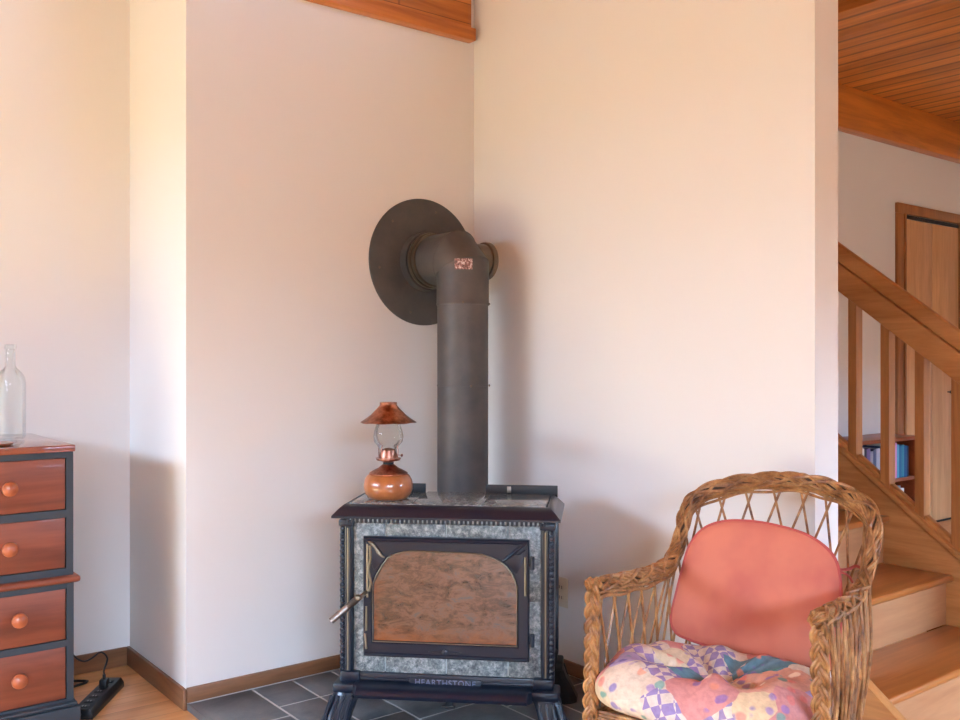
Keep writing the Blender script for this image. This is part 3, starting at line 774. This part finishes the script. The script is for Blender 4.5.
# three-piece mitred elbow, up then back to the wall
EA = .052
rings = []
def mitre(cen, nrm_pl, axis_dir):
    # circle of the pipe (axis axis_dir) projected along the axis onto the plane through cen
    u = Vector((1, 0, 0)); w = axis_dir.cross(u)
    out = []
    for k in range(seg):
        a = 2*PI*k/seg; p = u*R2*math.cos(a)+w*R2*math.sin(a)
        t = -p.dot(nrm_pl)/axis_dir.dot(nrm_pl); out.append(cen+p+axis_dir*t)
    return out
UZ = Vector((0, 0, 1)); UY = Vector((0, 1, 0)); UM = (UZ+UY).normalized()
A_ = Vector((PX, PY, PZ-EA)); B_ = Vector((PX, PY+EA, PZ))
rings.append(mitre(Vector((PX, PY, 1.56)), UZ, UZ))
rings.append(mitre(A_, (UZ+UM).normalized(), UZ))
rings.append(mitre(B_, (UY+UM).normalized(), UY))
rings.append(mitre(Vector((PX, -.10, PZ)), UY, UY))
bead_rings = [rings[1], rings[2]]
vs = [v for r in rings for v in r]; fs = []
for i in range(3):
    for k in range(seg): fs.append((i*seg+k, i*seg+(k+1) % seg, (i+1)*seg+(k+1) % seg, (i+1)*seg+k))
b.poly(vs, fs)
b.tube(bead_rings[0], .0022, 6, closed=True)
elb = pp('elbow', M_pipe, b)
b = MB(); b.tube(bead_rings[1], .002, 6, closed=True); pp('elbow_seam', M_pipe, b, elb)
RXc = Matrix.Rotation(PI/2, 4, 'Y')
b = MB(); b.lathe([(.068, PX+.05), (.068, PX+.100), (.076, PX+.102), (.078, PX+.108), (.078, PX+.122), (.072, PX+.126), (.03, PX+.127)], 0, 0, 0, 48, RXc); b.xform(Matrix.Translation((0, PY, PZ-.012))); pp('clean_out_cap', M_ring, b, label='round clean-out cap behind the elbow')
RX = Matrix.Rotation(-PI/2, 4, 'X')    # z -> +y
b = MB(); b.lathe([(PR, -.12), (PR, -.03)], PX, 0, PZ, 64, RX); hz = pp('horizontal_section', M_pipe, b)
for yy, rr in ((-.085, PR+.010), (-.066, PR+.016)):
    if rr:
        b = MB(); b.lathe([(PR-.002, yy-.010), (rr-.002, yy-.008), (rr, yy), (rr-.002, yy+.008), (PR-.002, yy+.010)], PX, 0, PZ, 64, RX, cap=False); pp('pipe_ring', M_ring, b)
b = MB(); b.lathe([(PR+.002, -.055), (PR+.022, -.055), (PR+.022, -.012), (PR+.045, -.008)], PX, 0, PZ, 64, RX, cap=False); pp('collar', M_pipe, b)
b = MB(); b.lathe([(PR, -.010), (.262, -.010), (.268, -.007), (.268, -.001), (PR, -.001)], PX, 0, PZ, 96, RX, cap=False); disc = pp('wall_collar', M_pipe, b, label='large flat round collar against the wall')
b = MB()
for zz, aa in ((1.475, -2.2), (1.475, -.6), (1.148, -1.9), (1.148, -.75)):
    b.lathe([(.005, 0), (.005, .003), (.002, .005)], PX+(PR+.003)*math.cos(aa), PY+(PR+.003)*math.sin(aa), zz, 8, Matrix.Rotation(aa, 4, 'Z') @ Matrix.Rotation(PI/2, 4, 'Y'))
for aa in (.2, 1.3, 2.35, 3.3, 4.4, 5.4):
    b.lathe([(.005, -.011), (.005, -.013), (.002, -.015)], PX+.225*math.cos(aa), 0, PZ+.225*math.sin(aa), 8, RX)
pp('screws', M_ring, b)
# worn sticker on the elbow
def sticker():
    m = mat('worn_sticker', lin((120, 84, 76)), .5); v = coords(m); n = noise(m, v, 90, 4, .7)
    lk(m, ramp(m, n.outputs[0], [(.4, lin((88, 66, 62))), (.5, lin((150, 96, 88))), (.62, lin((225, 215, 210)))]), bsdf(m).inputs['Base Color']); return m
b = MB(); vs = []; na, nz_ = 10, 2
th0 = math.atan2(-.80, -.60)
for j in range(nz_+1):
    for i in range(na+1):
        a = th0-.30+.66*i/na; z = 1.604+.042*j/nz_
        # follow the elbow's outer surface (first gore leans back with height)
        hh = 0; yo = .0 if hh < 0 else hh*.0
        vs.append((PX+(R2+.0022)*math.cos(a), PY+(R2+.0025)*math.sin(a)+max(0, z-(PZ-EA)-(-(R2*math.sin(a)))*.414*1.0)*1.0*0+yo, z))
fs = [(j*(na+1)+i, j*(na+1)+i+1, (j+1)*(na+1)+i+1, (j+1)*(na+1)+i) for j in range(nz_) for i in range(na)]
b.poly(vs, fs)
stk = pp('sticker', sticker(), b, elb, 'small torn pinkish sticker')
b = MB(); b.lathe([(PR+.012, .66), (PR+.012, .70), (PR+.002, .70)], PX, PY, 0, 48, cap=False); b.box(PX-.07, PX+.07, PY-.07, PY+.07, .50, .665); pp('flue_collar', M_iron, b)
b = MB(); b.box(-.09, .09, BD+.012, .66, .48, .66, .02); b.xform(Matrix.Rotation(0, 4, 'Z'))
fb = vp('flue_outlet', M_iron, b)

# ---------------------------------------------------------------- oil lamp
import_loc = None
lx, ly = -.220, .158      # on the stove's top, stove local
cs = math.sqrt(.5)
LXW, LYW = -.754+(lx+ly)*cs, -.824+(-lx+ly)*cs
lp = thing('oil_lamp', 'small oil lamp with turned wood base, glass chimney and copper shade on the stove top', 'lamp', (LXW, LYW, .7745))
K = .00338
def L(name, m, prof, label=None, seg=48, cap=True, parent=None):
    b = MB(); b.lathe([(r*K, z*K) for r, z in prof], seg=seg, cap=cap); return b.build(name, m, parent or lp, label)
L('base', M_turned, [(17, 0), (19.5, 1), (23, 5), (24.8, 10), (25, 14), (24, 19), (21.5, 23.5), (19, 25.5), (10, 26)], 'round turned wood base')
L('font_cap', M_copper, [(19.5, 25), (19.8, 26.2), (15, 29), (10, 31.5), (7, 34), (5.5, 35)], 'copper font cap')
L('collar', M_iron, [(5.2, 34.8), (5.5, 36.5), (4.8, 37.2)])
L('burner', M_copper, [(5, 37), (6.5, 38), (8, 38.6), (11.5, 38.8), (12.6, 40.2), (12.6, 41.2), (9.5, 41.4), (9, 45), (8, 49.5), (4, 51), (1.5, 51.5)])
for k in range(4):
    b = MB(); a = k*PI/2+.4; b.tube([(11.5*K*math.cos(a), 11.5*K*math.sin(a), 41*K), (12*K*math.cos(a), 12*K*math.sin(a), 50*K), (11*K*math.cos(a), 11*K*math.sin(a), 54*K)], .0013, 6)
    b.build('chimney_prong', M_copper, lp)
b = MB(); b.tube([(9*K, 0, 44*K), (14.5*K, -2*K, 43*K)], .0015, 6); b.lathe([(.001, 0), (.005, 0), (.005, .003), (.001, .003)], 14.5*K, -2*K, 43*K, 14, Matrix.Rotation(PI/2, 4, 'Y')); b.build('wick_knob', M_copper, lp)
L('chimney', M_glass, [(8.6, 45), (8.8, 50), (11.5, 54), (14.6, 58), (15.4, 63), (14.2, 69), (12.6, 74), (12.2, 80), (12.2, 88), (11.9, 88), (11.9, 80), (12.3, 74), (13.9, 69), (15.1, 63), (14.3, 58), (11.2, 54.2), (8.5, 50.2), (8.3, 45)], cap=False)
# faceted flaring shade
b = MB(); seg = 48; vs = []; prof = [(8, 96), (8.3, 97), (9, 94.5), (12, 91), (18, 85), (24, 80.5), (28, 78), (28.6, 77.6), (28, 77.2), (24, 79.7), (18, 84.2), (12, 90), (8.6, 93.5), (7.6, 96)]
for (r, z) in prof:
    for k in range(seg):
        a = 2*PI*k/seg; f = 1+.012*math.cos(8*a)*(min(1, max(0, (r-9)/14))); vs.append((r*f*K*math.cos(a), r*f*K*math.sin(a), (z-.25*math.cos(8*a)*max(0, (r-12)/16))*K))
n = len(prof); fs = []
for i in range(n):
    for k in range(seg): fs.append((i*seg+k, i*seg+(k+1) % seg, ((i+1) % n)*seg+(k+1) % seg, ((i+1) % n)*seg+k))
b.poly(vs, fs); shd = b.build('lamp_shade', M_copper, lp, 'flared copper shade with pressed folds')
b = MB(); b.lathe([(8.1*K, 94*K), (8.8*K, 96.5*K), (8.8*K, 97.8*K), (7.4*K, 97.8*K), (7.4*K, 95*K)], seg=24, cap=False)
for k in range(3):
    a = k*2*PI/3; b.tube([(12.2*K*math.cos(a), 12.2*K*math.sin(a), 87*K), (13.0*K*math.cos(a), 13.0*K*math.sin(a), 89.5*K)], .0012, 5)
b.build('shade_ring', M_copper, lp)

# ---------------------------------------------------------------- wicker chair
CH = thing('wicker_armchair', 'brown woven wicker armchair with curved back and braided arms beside the stairs', 'armchair', (-.807, -1.898, 0), -1.277)
def plait(b, path, W, T, lam, r, side, nstr=3, sub=2, seg=6, ph0=0.0, step=.006):
    """nstr-strand flat braid along path; side(i,t)-> wide direction; sub canes per strand"""
    pts = resample(path, step); n = len(pts)
    for s in range(nstr):
        ph = 2*PI*s/nstr+ph0
        lines = [[] for _ in range(sub)]; d = 0
        for i, p in enumerate(pts):
            if i: d += (pts[i]-pts[i-1]).length
            a = pts[min(i+1, n-1)]-pts[max(i-1, 0)]; t = a.normalized()
            w = side(i/(n-1)); w = (w-t*w.dot(t)).normalized(); o = t.cross(w)
            th = 2*PI*d/lam+ph
            # direction of the strand in the (t,w) plane, for the sub-cane offset
            slope = W*2*PI/lam*math.cos(th); q = math.sqrt(1+slope*slope)
            perp_w, perp_t = 1/q, -slope/q
            for k in range(sub):
                off = (k-(sub-1)/2)*r*1.75
                lines[k].append(p+w*(W*math.sin(th)+off*perp_w)+t*(off*perp_t)+o*(T*math.sin(2*th)))
        for Ln in lines: b.tube(Ln, r, seg)
RC = [(-.271, 0, .699), (-.265, .031, .695), (-.257, .423, .682), (-.239, .587, .85), (0, .708, .903), (.239, .587, .85), (.257, .423, .682), (.265, .031, .695), (.271, 0, .699)]
# add mid points for a fuller curve
rimp = crom([Vector(p) for p in RC], 14)
def rimside(t): return Vector((1, 0, 0)) if True else None
def radial(t):
    # wide direction of the flat braid: roughly outward + up
    i = int(t*(len(rimp)-1)); p = rimp[i]; v = Vector((p.x*.9, (p.y-.35)*.9, .05))
    arm = min(1, max(0, (.45-p.y)/.2))
    v = Vector((p.x, (p.y-.28), 0)).normalized()
    return (v*(.35+.65*arm)+Vector((0, 0, 1))*(.85*(1-arm))).normalized()
b = MB(); b.tube(resample(rimp, .02), .010, 10); b.build('rim_core', M_wickdark, CH)
b = MB(); 
def rope(b, path, ra, rb, pitch, nst, r, ph0=0.0, step=.010, seg=6):
    pts = resample(path, step); n = len(pts)
    fr = []
    for i in range(n):
        t = (pts[min(i+1, n-1)]-pts[max(i-1, 0)]).normalized(); w = radial(i/(n-1)); w = (w-t*w.dot(t)).normalized(); fr.append((w, t.cross(w)))
    for k in range(nst):
        L_ = []; ph = 2*PI*k/nst+ph0; wob = random.uniform(0, 6)
        for i, p in enumerate(pts):
            a = 2*PI*(i*step)/pitch+ph+.22*math.sin(i*step*23+wob); j = 1+.05*math.sin(i*step*31+wob*2)
            L_.append(p+fr[i][0]*ra*j*math.cos(a)+fr[i][1]*rb*j*math.sin(a))
        b.tube(L_, r, seg)
rope(b, rimp, .0140, .0115, .30, 8, .0043)
rope(b, rimp, .0195, .0155, -.32, 4, .0045, .4)
rope(b, rimp, .0190, .0150, .26, 3, .0043, 1.1)
b.build('braided_rim', M_wick, CH)
# band of strands hugging the underside of the rim
b = MB()
def offp(path, dz, k):
    return [Vector((p.x*k, .28+(p.y-.28)*k, p.z+dz)) for p in path]
for dz_, k in ((-.020, .965), (-.027, .975), (-.034, .97), (-.016, 1.02), (-.024, 1.03)):
    pts = resample(offp(rimp, dz_, k), .012); ph = random.random()*6
    pts = [p+Vector((0, 0, .003*math.sin(i*.5+ph))) for i, p in enumerate(pts)]
    b.tube(pts, .0042, 6)
b.build('rim_weave', M_wick, CH)
# seat ring and lower ring
seatC = [(-.262, .0, .375), (-.262, .2, .375), (-.245, .40, .375), (-.16, .52, .375), (0, .56, .375), (.16, .52, .375), (.245, .40, .375), (.262, .2, .375), (.262, .0, .375)]
seatp = crom([Vector(p) for p in seatC], 12)
def at(path, t):
    n = len(path)-1; u = min(max(t, 0), 1)*n; i = min(int(u), n-1); return path[i].lerp(path[i+1], u-i)
rim_u = resample(rimp, .01); seat_u = resample(seatp, .01)
N = 24
def curved(p, q, bow):
    m_ = (p+q)/2+bow; return crom([p, m_, q], 8)
b = MB()
for k in range(N):
    t = (k+.5)/N
    for s in (-1, 1):
        if True:
            t1 = t+s*.25/N; shift = .045+.06*math.exp(-((t-.5)/.22)**2)
            t2 = t-s*shift
            if s > 0 and t2 < .004 or s < 0 and t2 > .996: t2 = .004 if s > 0 else .996
            t2 = min(max(t2, .004), .996); t1 = min(max(t1, .004), .996)
            p = at(rim_u, t1); q = at(seat_u, t2)
            out = Vector((p.x+q.x, (p.y+q.y)/2-.28, 0)); out = out.normalized()*.006*(1 if s > 0 else -.2)
            b.tube(curved(p+out*.4, q, out), .0036, 6)
lat = b.build('lattice', M_wick, CH, 'open crossed cane lattice of the arms and back')
b = MB()
for dz_ in (-.012, -.004, .004, .012):
    b.tube([p+Vector((0, 0, dz_)) for p in resample(seatp, .02)], .005, 6)
    b.tube([Vector((-.262, .0, .375+dz_)), Vector((.262, .0, .375+dz_))], .005, 6)
b.build('seat_frame', M_wick, CH)
b = MB()
for k in range(30):
    y = .01+.5*k/29; hwid = .255 if y < .35 else .255-(y-.35)*.75
    b.tube([(-hwid, y, .375+.003*(1 if k % 2 else -1)), (hwid, y, .375-.003*(1 if k % 2 else -1))], .006, 5)
for k in range(7):
    xx = -.2+.4*k/6; b.tube([Vector((xx, .0+i*.0172, .375+.006*math.cos(i*PI+k*PI))) for i in range(28)], .004, 5)
b.build('woven_seat', M_wick, CH)
# front posts (braided) and legs
for s in (-1, 1):
    pts = [Vector((s*.271, 0, .699-.699*k/30)) for k in range(31)]
    b = MB(); b.tube([(s*.271, .002, .69), (s*.285, .002, 0.0)], .0115, 10)
    plait(b, [Vector((s*.271, -.006, .705)), Vector((s*.278, -.006, .35)), Vector((s*.285, -.006, .006))], .0130, .0045, .110, .0047, lambda t: Vector((1, 0, 0)), 3, 2, 7)
    # outer face braid, turned a quarter
    b.build('front_post', M_wick, CH)
for s in (-1, 1):
    b = MB(); b.tube([(s*.19, .49, .38), (s*.215, .53, .0)], .014, 10)
    for k in range(26):
        z = .015+.35*k/25; u = z/.38; xx = s*(.215-.025*u); yy = .53-.04*u
        b.lathe([(.014, -.007), (.0185, -.003), (.0185, .003), (.014, .007)], xx, yy, z, 10)
    b.build('rear_leg', M_wick, CH)
# skirt below the seat: bowed canes and bottom ring
b = MB()
lowp = crom([Vector((p.x*1.0, p.y, .12)) for p in seatp[::12]], 12)
low_u = resample(lowp, .01)
for k in range(34):
    t = (k+.5)/34
    for s in (-1, 1): b.tube([at(seat_u, t), at(low_u, min(max(t+s*.03, .002), .998))], .0032, 5)
for k in range(14):
    x0 = -.25+.5*k/13
    for s in (-1, 1): b.tube([(x0, 0, .365), (min(max(x0+s*.036, -.262), .262), .0, .12)], .0032, 5)
for dz_ in (-.007, 0, .007):
    b.tube([p+Vector((0, 0, dz_)) for p in low_u[::3]], .0045, 6); b.tube([(-.262, 0, .12+dz_), (.262, 0, .12+dz_)], .0045, 6)
b.build('skirt', M_wick, CH)
# close-set outer canes under the right arm
b = MB()
for s in (1,):
    for k in range(9):
        t = k/8; y = .02+.40*t
        p = Vector((s*.276, y, .685)); q = Vector((s*(.268+.012*math.sin(k*2.3)), y*.95, .37))
        b.tube(curved(p, q, Vector((s*.012, .006*math.sin(k*1.7), 0))), .0042, 6)
b.build('arm_stakes', M_wick, CH, 'close-set canes under the arm')

# coral back cushion: leaning D-shaped pad (chair local plane y = .45 + .3 (z-.45))
def cush_world(name, m, label, cat): pass
import math as _m
Rch = Matrix.Translation((-.807, -1.898, 0)) @ Matrix.Rotation(-1.277, 4, 'Z')
outl = [(-.245, .522), (-.238, .589), (-.228, .655), (-.219, .705), (-.204, .738), (-.182, .764), (-.152, .782), (-.105, .795), (-.034, .799), (.038, .793), (.10, .781), (.143, .762), (.173, .739), (.191, .71), (.200, .671), (.206, .611), (.207, .54), (.203, .488), (.187, .464), (.158, .459), (.10, .460), (-.016, .462), (-.117, .466), (-.191, .475), (-.228, .487)]
co = [Vector((x, 0, z)) for x, z in outl]; cop = crom(co, 4, closed=True)
cc = Vector((-.018, 0, .63))
def lean(p, th): # p (x, z) plus thickness th toward the sitter
    kk = math.sqrt(1+.3*.3); base = Vector((p.x, .408+.3*(p.z-.45), p.z)); return base+Vector((0, -1, .3))/kk*th
b = MB(); rg = [1, .96, .88, .75, .58, .4, .2]; n = len(cop); T_ = .042
vs = []
def dome(k): return (1-k**5)**.55 if k < 1 else 0
for k in rg:
    for p in cop: vs.append(lean(cc+(p-cc)*k, .026+.5*T_*dome(k)))
vs.append(lean(cc, .026+.5*T_)); cf = len(vs)-1
off = len(vs)
for k in rg[1:]:
    for p in cop: vs.append(lean(cc+(p-cc)*k, .026-.4*T_*dome(k)))
vs.append(lean(cc, .026-.4*T_)); cb_ = len(vs)-1
fs = []
for i in range(len(rg)-1):
    for k in range(n): fs.append((i*n+k, i*n+(k+1) % n, (i+1)*n+(k+1) % n, (i+1)*n+k))
for k in range(n): fs.append(((len(rg)-1)*n+k, (len(rg)-1)*n+(k+1) % n, cf))
for k in range(n): fs.append((k, off+k, off+(k+1) % n, (k+1) % n))
for i in range(len(rg)-2):
    for k in range(n): fs.append((off+i*n+k, off+(i+1)*n+k, off+(i+1)*n+(k+1) % n, off+i*n+(k+1) % n))
for k in range(n): fs.append((off+(len(rg)-2)*n+k, cb_, off+(len(rg)-2)*n+(k+1) % n))
b.poly(vs, fs)
PC = thing('back_cushion', 'flat coral pink cushion leaning against the back of the wicker chair', 'cushion', (-.807, -1.898, 0), -1.277)
PC.location = Rch @ Vector((-.037, .45, .45)); tr = Matrix.Translation((.037, -.45, -.45))
b.xform(tr); b.build('pad', M_coral, PC, sharp=70)
b = MB(); b.tube([lean(p, .026) for p in cop], .0042, 8, closed=True); b.xform(tr); b.build('piping', M_piping, PC, 'darker coral piping')
b = MB(); b.tube(crom([lean(Vector((.180, 0, .70)), .022), Vector((.205, .50, .705)), Vector((.222, .52, .712)), Vector((.24, .53, .70))], 5), .004, 6)
b.tube(crom([lean(Vector((.180, 0, .70)), .022), Vector((.205, .50, .69)), Vector((.215, .51, .67))], 5), .003, 6)
b.xform(tr); b.build('tie', M_piping, PC, 'coral cloth tie')

# tufted seat cushion
SC = thing('seat_cushion', 'puffy tufted patchwork print cushion on the seat of the wicker chair', 'cushion', tuple(Rch @ Vector((-.016, .155, .386))), -1.277)
def tuft(x, y):
    d = 0
    for (tx, ty, a, w) in ((0, .02, .075, .055), (-.105, -.07, .022, .03), (.105, -.075, .022, .03), (-.11, .11, .02, .03), (.11, .11, .02, .03)):
        d += a*math.exp(-((x-tx)**2+(y-ty)**2)/(2*w*w))
    r = math.hypot(x, y); an = math.atan2(y-.02, x)
    d += .024*math.exp(-((r-.14)/.08)**2)*(.5+.5*math.cos(an*8+.6))+.026*math.exp(-(math.sin(an*2.5+.5)/.22)**2)*math.exp(-((r-.10)/.075)**2)
    return d
b = MB(); nu, nv = 144, 44; vs = []
def outr(a):
    c, s = math.cos(a), math.sin(a); e = 3.2
    q = (abs(c/.268)**e+abs(s/.240)**e)**(-1/e); return q*(1+.028*math.cos(a*8+.6))
for j in range(nv+1):
    ph = -PI/2+PI*j/nv
    for k in range(nu):
        a = 2*PI*k/nu; rr = outr(a); cs_ = math.cos(ph)
        f = (abs(cs_))**.62; x = rr*math.cos(a)*f; y = rr*math.sin(a)*f
        zt = .070*(1 if ph > 0 else .9)*math.copysign(abs(math.sin(ph))**.8, math.sin(ph))
        z = .068+zt
        if ph > 0:
            edge = .020*math.exp(-((f-.72)/.22)**2)
            z += edge - tuft(x, y)*(min(1, math.sin(ph)*1.6)) + .006*math.sin(x*38+1)*math.sin(y*33)
        else: z = max(z, .006)
        z *= 1-.24*min(1, max(0, (y+.02)/.22))
        vs.append((x, y, z))
fs = []
for j in range(nv):
    for k in range(nu): fs.append((j*nu+k, j*nu+(k+1) % nu, (j+1)*nu+(k+1) % nu, (j+1)*nu+k))
b.poly(vs, fs)
bmesh.ops.remove_doubles(b.bm, verts=b.bm.verts, dist=1e-5)
b.build('cushion_body', M_floral, SC, sharp=180)
b = MB()
for (tx, ty) in ((0, .02), (-.105, -.07), (.105, -.075)):
    zc = .068+.070+.0-tuft(tx, ty)+.004
    b.lathe([(.001, -.003), (.008, -.002), (.010, .001), (.006, .004), (.001, .005)], tx, ty, zc, 12)
b.build('tuft_buttons', M_coral, SC)

# ---------------------------------------------------------------- light
def area(name, loc, size, energy, col, direction, spread=PI):
    l = bpy.data.lights.new(name, 'AREA'); l.shape = 'RECTANGLE'; l.size, l.size_y = size; l.energy = energy; l.color = col; l.spread = spread
    o = bpy.data.objects.new(name, l); COL.objects.link(o); o.location = loc
    o.rotation_euler = Vector(direction).to_track_quat('-Z', 'Y').to_euler(); return o
area('sky_left', (XL-1.4, -.6, 3.1), (4.0, 2.4), 1800, (.49, .69, 1.0), (1, 0, -.35))
area('sky_back', (-3.3, YB-1.5, 3.4), (4.4, 2.6), 3700, (.50, .70, 1.0), (0, 1, -.3))
area('sky_hall', (2.8, YB-1.5, 3.3), (4.6, 2.4), 4300, (.40, .64, 1.0), (0, 1, -.3))
sl = bpy.data.lights.new('sun', 'SUN'); sl.energy = 60; sl.angle = math.radians(1); sl.color = (1, .935, .68)
so = bpy.data.objects.new('sun', sl); COL.objects.link(so); so.rotation_euler = Vector((.62, -.05, -.75)).to_track_quat('-Z', 'Y').to_euler()
w = bpy.data.worlds.new('World'); sc.world = w; w.use_nodes = True
w.node_tree.nodes['Background'].inputs[0].default_value = (.75, .87, 1, 1); w.node_tree.nodes['Background'].inputs[1].default_value = 1.0

# ---------------------------------------------------------------- camera
cd = bpy.data.cameras.new('Camera'); cam = bpy.data.objects.new('Camera', cd); COL.objects.link(cam)
cam.location = (-2.516, -3.280, 1.25); cam.rotation_euler = (PI/2, 0, math.radians(52.14-90))
cd.sensor_width = 36; cd.lens = 36*933/960; cd.clip_start = .05; cd.clip_end = 60
sc.camera = cam
sc.view_settings.view_transform = 'Standard'; sc.view_settings.look = 'None'; sc.view_settings.gamma = 1
sc.view_settings.exposure = -0.07; sc.view_settings.use_curve_mapping = False
